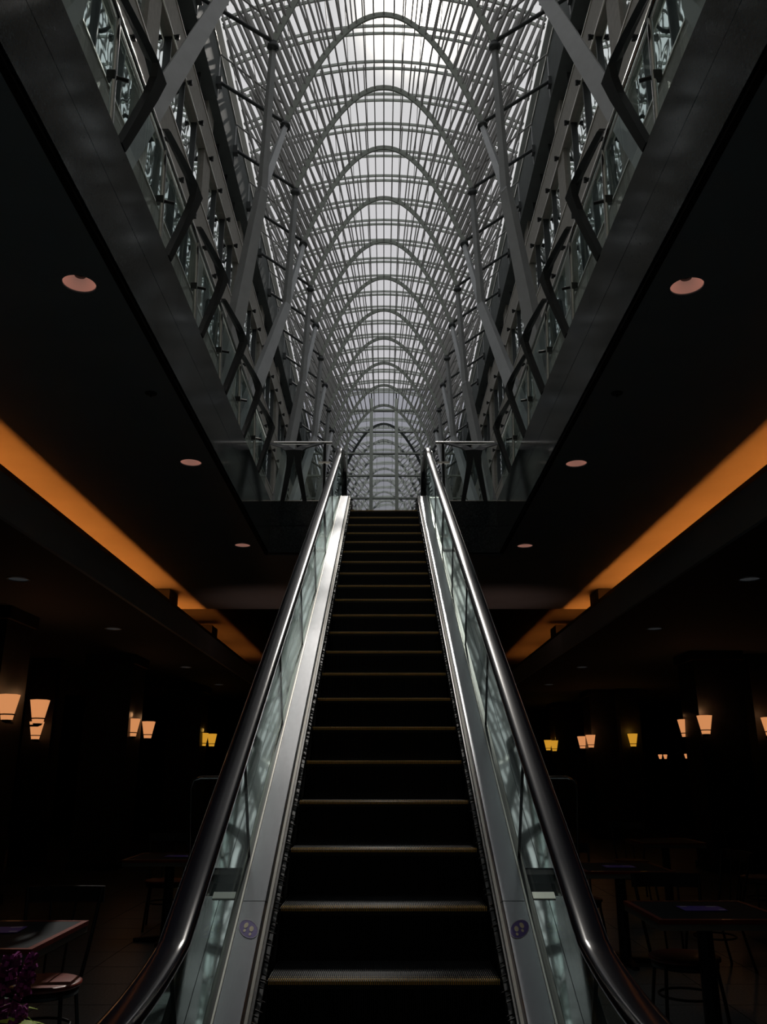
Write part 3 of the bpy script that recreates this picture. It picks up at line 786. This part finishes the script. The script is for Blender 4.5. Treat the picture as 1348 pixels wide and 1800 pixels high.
# glass crowd guards beside the escalator
for s, nm in ((-1, 'left'), (1, 'right')):
    y0 = 6.0
    r = thing('glass_guard', f'steel framed glass guard panel standing {nm} of the escalator', 'barrier', (s * 1.1, y0, 0))
    pts = [(1.10, 0.0), (1.26, 0.5), (1.31, 1.44), (1.295, 1.495), (1.25, 1.515), (0.90, 1.515)]
    fr = MB().tube([(s * a - s * 1.1, 0, b) for a, b in pts], 0.011, 8); fr.build('frame', M['chrome'], r)
    poly = [(s * a - s * 1.1, b) for a, b in pts] + [(s * 0.90 - s * 1.1, 0.0)]
    MB().prism(poly, 'y', -0.004, 0.004).build('pane', M['glass'], r)

# ================================================================== COLUMNS AND SCONCES
def column(x, y, wd, label):
    r = thing('stone_column', label, 'column', (x, y, 0), group='dark square concourse columns')
    MB().box(-wd / 2, wd / 2, -wd / 2, wd / 2, 0.12, ZL).build('shaft', M['colm'], r)
    MB().box(-wd / 2 - .03, wd / 2 + .03, -wd / 2 - .03, wd / 2 + .03, 0, 0.12).build('plinth', M['black'], r)
    MB().box(-wd / 2 - .05, wd / 2 + .05, -wd / 2 - .05, wd / 2 + .05, ZL - 0.16, ZL - 0.002).build('capital', M['wallp'], r)
cols = [(-5.12, 10.85, 'nearest dark square column at the left edge behind the tables'), (-4.85, 15.45, 'middle left dark square column carrying two amber sconces'),
        (-4.75, 20.9, 'farthest left dark square column carrying two yellow sconces'), (5.72, 14.95, 'nearest right dark square column carrying two bright amber sconces'),
        (5.6, 22.1, 'middle right dark square column carrying two small amber sconces'), (5.5, 26.2, 'farthest right dark square column carrying two small yellow sconces')]
for x, y, l in cols: column(x, y, 0.8, l)
def sconce(x, y, z, label, yellow=False, face=(0, -1), power=5.0, wd=0.25):
    r = thing('wall_sconce', label, 'sconce', (x, y, z), group='flared glass sconces')
    k = wd / 0.25
    MB().lathe([(0.066 * k, -0.15), (0.125 * k, 0.15)], seg=6, smooth=False).build('shade', M['shadey' if yellow else 'shade'], r, rot=(0, 0, R(30)))
    MB().lathe([(0.082 * k, -0.095), (0.090 * k, -0.095), (0.093 * k, -0.080), (0.085 * k, -0.080)], seg=6, smooth=False).build('band', M['black'], r, rot=(0, 0, R(30)))
    b = MB(); b.lathe([(0.0, -0.19), (0.05 * k, -0.175), (0.068 * k, -0.15)], seg=6, smooth=False)
    b.box(min(0, -face[0] * 0.16) - 0.012, max(0, -face[0] * 0.16) + 0.012, min(0, -face[1] * 0.16) - 0.012, max(0, -face[1] * 0.16) + 0.012, -0.19, -0.165)
    b.build('bracket', M['black'], r)
    if power:
        l = bpy.data.lights.new('sconce_light', 'POINT'); l.energy = power * 0.3; l.color = (1, 0.5, 0.22) if not yellow else (1, 0.55, 0.1); l.shadow_soft_size = 0.05
        lo = bpy.data.objects.new('sconce_light', l); C.objects.link(lo); lo.parent = r; lo.location = (0, 0, 0.22)
    return r
SZ = 0.75 + H
def px_at(px, py, Z):
    v = (900 - py) / 1475; c, s_ = math.cos(PITCH), math.sin(PITCH); f = c - v * s_; u = s_ + v * c
    k = Z / u; return ((px - 674.5) / 1475 * k, k * f)
def px_d(px, py, d):
    v = (900 - py) / 1475; c, s_ = math.cos(PITCH), math.sin(PITCH)
    return ((px - 674.5) / 1475 * d, d * (c - v * s_), d * (s_ + v * c) + H)
sl_ = [(14, 1243, 10.2, 'large amber sconce cut by the left edge of the picture', 0, (0, -1), 2.5),
       (68, 1251, 11.0, 'amber sconce on the inner face of the leftmost column', 0, (1, 0), 2.5),
       (63, 1284, 14.8, 'small rounded amber sconce low behind the leftmost column lamps', 0, (0, -1), 0),
       (54, 1311, 22.0, 'tiny amber sconce lowest at far left', 0, (0, -1), 0),
       (233, 1279, 14.8, 'amber sconce, left one on the middle left column', 0, (0, -1), 1.5),
       (260, 1283, 15.6, 'amber sconce, right one on the middle left column', 0, (1, 0), 1.5),
       (357, 1300, 20.2, 'yellow sconce, left one on the farthest left column', 1, (0, -1), 1.5),
       (372, 1301, 20.9, 'yellow sconce, right one on the farthest left column', 1, (1, 0), 0),
       (1239, 1274, 14.0, 'bright amber sconce, right one on the nearest right column', 0, (0, -1), 2.5),
       (1204, 1280, 14.9, 'bright amber sconce, left one on the nearest right column', 0, (-1, 0), 2.5),
       (1352, 1277, 14.2, 'amber sconce cut by the right edge of the picture', 0, (0, -1), 1.5),
       (1038, 1303, 20.8, 'small amber sconce, right one on the middle right column', 0, (0, -1), 1.5),
       (1023, 1305, 21.7, 'small amber sconce, left one on the middle right column', 0, (-1, 0), 0),
       (1112, 1301, 20.5, 'single yellow sconce between the two right columns', 1, (0, -1), 1.0),
       (974, 1311, 24.9, 'small yellow sconce, right one on the farthest right column', 1, (0, -1), 1.0),
       (963, 1310, 25.6, 'small yellow sconce half hidden behind the right handrail', 1, (-1, 0), 0)]
for px, py, d, lab, ye, face, pw_ in sl_:
    x, y, z = px_d(px, py, d)
    sconce(x, y, z, lab, bool(ye), face, pw_)
# short wall stubs carrying the free standing sconces
for nm, (x, y), wd in (('far_left', (-6.2, 15.48), 0.5), ('left', (-9.2, 23.0), 0.5), ('right', (6.65, 14.88), 0.5), ('far_right', (6.1, 21.4), 0.5)):
    struct('wall_pier_' + nm, MB().box(x - wd / 2, x + wd / 2, y, y + 0.5, 0, ZL), M['colm'])
# tiny lamps and screen far right
for px, py, d, lab in ((1160, 1330, 23, 'tiny low candle lamp, left one of the far right pair'), (1169, 1330, 23.3, 'tiny low candle lamp, right one of the far right pair'),
                       (1206, 1329, 22, 'tiny low candle lamp below the bright sconces, left'), (1212, 1326, 22.3, 'tiny low candle lamp below the bright sconces, right')):
    x, y, z = px_d(px, py, d)
    r = thing('candle_lamp', lab, 'lamp', (x, y, z - 0.06), group='tiny lamps at the back of the right side')
    MB().lathe([(0.03, 0.0), (0.055, 0.10), (0.05, 0.115)], seg=12).build('shade', M['shade'], r)
    MB().tube([(0, 0, 0), (0, 0, -(z - 0.06))], 0.01, 6).build('stem', M['black'], r)
    MB().lathe([(0.0, 0.02), (0.12, 0.015), (0.13, 0.0)], (0, 0, -(z - 0.06)), seg=16).build('base', M['black'], r)

for s, nm in ((-1, 'left'), (1, 'right')):  # added lamps on made-up stems, hidden, to warm the back ceiling
    r = thing('added_uplight', f'unseen added warm lamp on a stem {nm} of the escalator, behind it', 'light', (s * 2.05, 15.2, 0))
    MB().tube([(0, 0, 0), (0, 0, 1.6)], 0.02, 8).build('stem', M['black'], r)
    MB().lathe([(0.03, 1.58), (0.07, 1.62), (0.08, 1.72), (0.07, 1.72), (0.05, 1.62)], seg=16).build('bowl', M['black'], r)
    MB().lathe([(0.0, 0.03), (0.14, 0.02), (0.15, 0.0)], seg=16).build('base', M['black'], r)
    l = bpy.data.lights.new('added_uplight', 'SPOT'); l.energy = 9; l.spot_size = R(62); l.spot_blend = 1.0; l.color = (1, 0.55, 0.42); l.shadow_soft_size = 0.05
    lo = bpy.data.objects.new('added_uplight_spot', l); C.objects.link(lo); lo.parent = r; lo.location = (0, 0, 1.75); lo.rotation_euler = (R(180), 0, 0)

# ================================================================== TABLES AND CHAIRS
def make_table(x, y, label, sx=0.75, sy=0.74):
    r = thing('cafe_table', label, 'table', (x, y, 0), group='square cafe tables')
    MB().box(-sx / 2 + .03, sx / 2 - .03, -sy / 2 + .03, sy / 2 - .03, 0.745, 0.755).build('top_surface', M['tabletop'], r)
    rim = MB()
    rim.box(-sx / 2, sx / 2, -sy / 2, -sy / 2 + .03, 0.735, 0.757); rim.box(-sx / 2, sx / 2, sy / 2 - .03, sy / 2, 0.735, 0.757)
    rim.box(-sx / 2, -sx / 2 + .03, -sy / 2 + .03, sy / 2 - .03, 0.735, 0.757); rim.box(sx / 2 - .03, sx / 2, -sy / 2 + .03, sy / 2 - .03, 0.735, 0.757)
    rim.build('wood_rim', M['wood'], r)
    MB().box(-sx / 2 + 0.004, sx / 2 - 0.004, -sy / 2 + 0.004, sy / 2 - 0.004, 0.70, 0.735).build('table_edge', M['edge'], r)
    MB().lathe([(0.055, 0.03), (0.05, 0.06), (0.045, 0.70)], seg=16).build('pedestal', M['black'], r)
    b = MB()
    for a in range(4):
        q = a * math.pi / 2; b.beam((0, 0, 0.03), (0.30 * math.cos(q), 0.30 * math.sin(q), 0.015), 0.07, 0.045, 0.05, 0.03)
    b.build('foot_base', M['black'], r)
    return r
def card(x, y, label, rz=0):
    c = thing('table_card', label, 'card', (x, y, 0.757), rz, 'violet cards on the tables')
    MB().box(-0.13, 0.13, -0.09, 0.09, 0.0005, 0.003).build('sheet', M['card'], c)
    t = MB()
    for i, (a, b) in enumerate(((-0.11, -0.07), (0.05, 0.11))): t.box(a, b, 0.055, 0.08, 0.003, 0.0036)
    t.box(0.08, 0.12, -0.07, -0.045, 0.003, 0.0036)
    t.build('white_print', M['white'], c)
def make_chair():
    r = thing('cafe_chair', 'x', 'chair', (0, 0, 0), group='metal framed cafe chairs')
    MB().lathe([(0.0, 0.440), (0.19, 0.440), (0.205, 0.447), (0.205, 0.462), (0.19, 0.468), (0.0, 0.460)], seg=28, sx=1.05).build('seat', M['wood'], r)
    MB().lathe([(0.19, 0.405), (0.20, 0.405), (0.20, 0.44), (0.19, 0.44)], seg=28).build('seat_frame', M['black'], r)
    for sx in (-1, 1):
        MB().tube([(sx * 0.15, -0.13, 0.43), (sx * 0.17, -0.16, 0.25), (sx * 0.19, -0.19, 0.0)], 0.011, 8).build('leg', M['black'], r)
        MB().tube([(sx * 0.15, 0.13, 0.43), (sx * 0.165, 0.17, 0.25), (sx * 0.18, 0.23, 0.0)], 0.011, 8).build('leg', M['black'], r)
        MB().tube([(sx * 0.165, 0.14, 0.42), (sx * 0.185, 0.20, 0.60), (sx * 0.215, 0.27, 0.90)], 0.011, 8).build('back_post', M['black'], r)
        MB().tube([(sx * 0.05, 0.19, 0.44), (sx * 0.055, 0.22, 0.62), (sx * 0.075, 0.275, 0.86)], 0.007, 6).build('back_rod', M['black'], r)
    ring = [(0.172 * math.cos(a), 0.165 * math.sin(a), 0.25) for a in [2 * math.pi * i / 20 for i in range(21)]]
    MB().tube(ring, 0.008, 6).build('stretcher_ring', M['black'], r)
    n = 10; vs = []
    for i in range(n + 1):
        x = -0.225 + 0.45 * i / n; y = 0.275 + 0.03 * (1 - (x / 0.225) ** 2)
        for dy, z in ((0, 0.82), (0.014, 0.82), (0.022, 0.905), (0.008, 0.905)): vs.append((x, y + dy, z))
    fs = [(i * 4 + k, i * 4 + (k + 1) % 4, i * 4 + 4 + (k + 1) % 4, i * 4 + 4 + k) for i in range(n) for k in range(4)] + [(0, 1, 2, 3), (n * 4 + 3, n * 4 + 2, n * 4 + 1, n * 4)]
    MB().add(vs, fs).build('top_rail', M['black'], r)
    return r
make_table(-2.05, 4.76, 'nearest left cafe table with pale edge and violet card', 0.80, 0.80); card(-2.03, 4.85, 'violet card on the nearest left table', 0.1)
make_table(1.92, 5.55, 'nearest right square cafe table with a violet card on top'); card(1.93, 5.58, 'violet card on the nearest right table')
make_table(2.06, 7.95, 'second right cafe table, partly behind the right handrail'); card(2.06, 7.95, 'violet card on the second right table')
make_table(-2.1, 8.9, 'second left cafe table beside the left handrail'); card(-2.02, 8.9, 'violet card on the second left table')
make_table(4.6, 9.3, 'dim third table on the right, far from the escalator')
make_table(3.4, 10.9, 'dim fourth table at the right, behind the others')
ch = make_chair()
spots = [(-1.86, 5.10, 0.05, 'red seated metal chair tucked behind the nearest left table'),
         (1.86, 5.78, -0.05, 'red seated metal chair behind the nearest right table'),
         (1.75, 8.25, 0.1, 'dim chair behind the second right table'),
         (2.75, 7.7, -1.4, 'dim chair at the right end of the second right table'),
         (-2.3, 9.6, 0.2, 'dim chair behind the second left table'),
         (4.1, 9.9, 0.2, 'dim chair behind the third right table'),
         (3.2, 11.7, -0.2, 'dim chair behind the fourth right table'),
         (3.3, 6.4, 0.3, 'dim chair near the right edge of the picture')]
for i, (x, y, a, lab) in enumerate(spots):
    if i == 0: ch.location = (x, y, 0); ch.rotation_euler = (0, 0, a); ch['label'] = lab
    else: copytree(ch, (x, y, 0), a, lab)

# ================================================================== PLANT
pr = thing('potted_flower', 'magenta plumed flowers with yellow green leaves at bottom left corner', 'plant', (-1.49, 3.25, 0))
MB().lathe([(0.0, 0.02), (0.13, 0.0), (0.16, 0.03), (0.21, 0.50), (0.22, 0.52), (0.20, 0.52), (0.19, 0.47)], seg=24).build('planter', M['pot'], pr)
MB().cyl((0, 0, 0), 0.188, 0.44, 0.455).build('soil', M['soil'], pr)
def plume(base, tip, rad):
    mb = MB(); base = Vector(base); tip = Vector(tip)
    for i in range(130):
        f = random.random(); p = base.lerp(tip, f); a = random.uniform(0, 2 * math.pi); rr = rad * (1 - 0.75 * f) ** 0.6 * random.uniform(0.6, 1.0)
        q = p + Vector((math.cos(a) * rr, math.sin(a) * rr, 0.012))
        mb.beam(p, q, 0.008, 0.008, 0.012, 0.012)
    return mb
tips = [((0.13, 0.0, 0.60), (0.19, 0.02, 0.86), 0.07), ((0.20, 0.02, 0.57), (0.25, 0.05, 0.86), 0.05), ((0.05, 0.05, 0.62), (0.06, 0.05, 0.92), 0.07),
        ((0.22, -0.06, 0.56), (0.28, -0.08, 0.73), 0.045), ((-0.08, 0.0, 0.60), (-0.1, 0, 0.9), 0.07)]
for b, t, r_ in tips:
    plume(b, t, r_).build('bloom', M['flower'], pr)
    MB().tube([(b[0] * 0.3, b[1] * 0.3, 0.44), b], 0.006, 6).build('stem', M['dleaf'], pr)
def leaf(base, d, L, wd, m, droop=0.3):
    base = Vector(base); d = Vector(d).normalized(); side = d.cross(Vector((0, 0, 1))).normalized(); mb = MB(); vs = []; n = 6
    for i in range(n + 1):
        f = i / n; c = base + d * (L * f) + Vector((0, 0, -droop * L * f * f)); ww = wd * math.sin(math.pi * (0.08 + 0.9 * f)) ** 0.8
        vs += [c - side * ww, c + Vector((0, 0, -0.15 * ww)), c + side * ww]
    fs = []
    for i in range(n):
        for k in range(2): fs.append((i * 3 + k, i * 3 + k + 1, i * 3 + 4 + k, i * 3 + 3 + k))
    mb.add(vs, fs, True); mb.build('leaf', m, pr)
for i in range(34):
    a = random.uniform(-2.0, 1.6); r0 = random.uniform(0.10, 0.2)
    leaf((r0 * math.cos(a), r0 * math.sin(a), random.uniform(0.56, 0.70)), (math.cos(a), math.sin(a), random.uniform(0.0, 0.4)), random.uniform(0.13, 0.20), random.uniform(0.024, 0.042), M['leaf'], random.uniform(.2, .6))
for i in range(14):
    a = random.uniform(-1.2, 1.2); leaf((0.12 * math.cos(a), 0.12 * math.sin(a), random.uniform(0.60, 0.78)), (math.cos(a), math.sin(a), 0.3), random.uniform(0.09, 0.14), 0.012, M['dleaf'], 0.3)

pr.scale = (1, 1, 1.08)
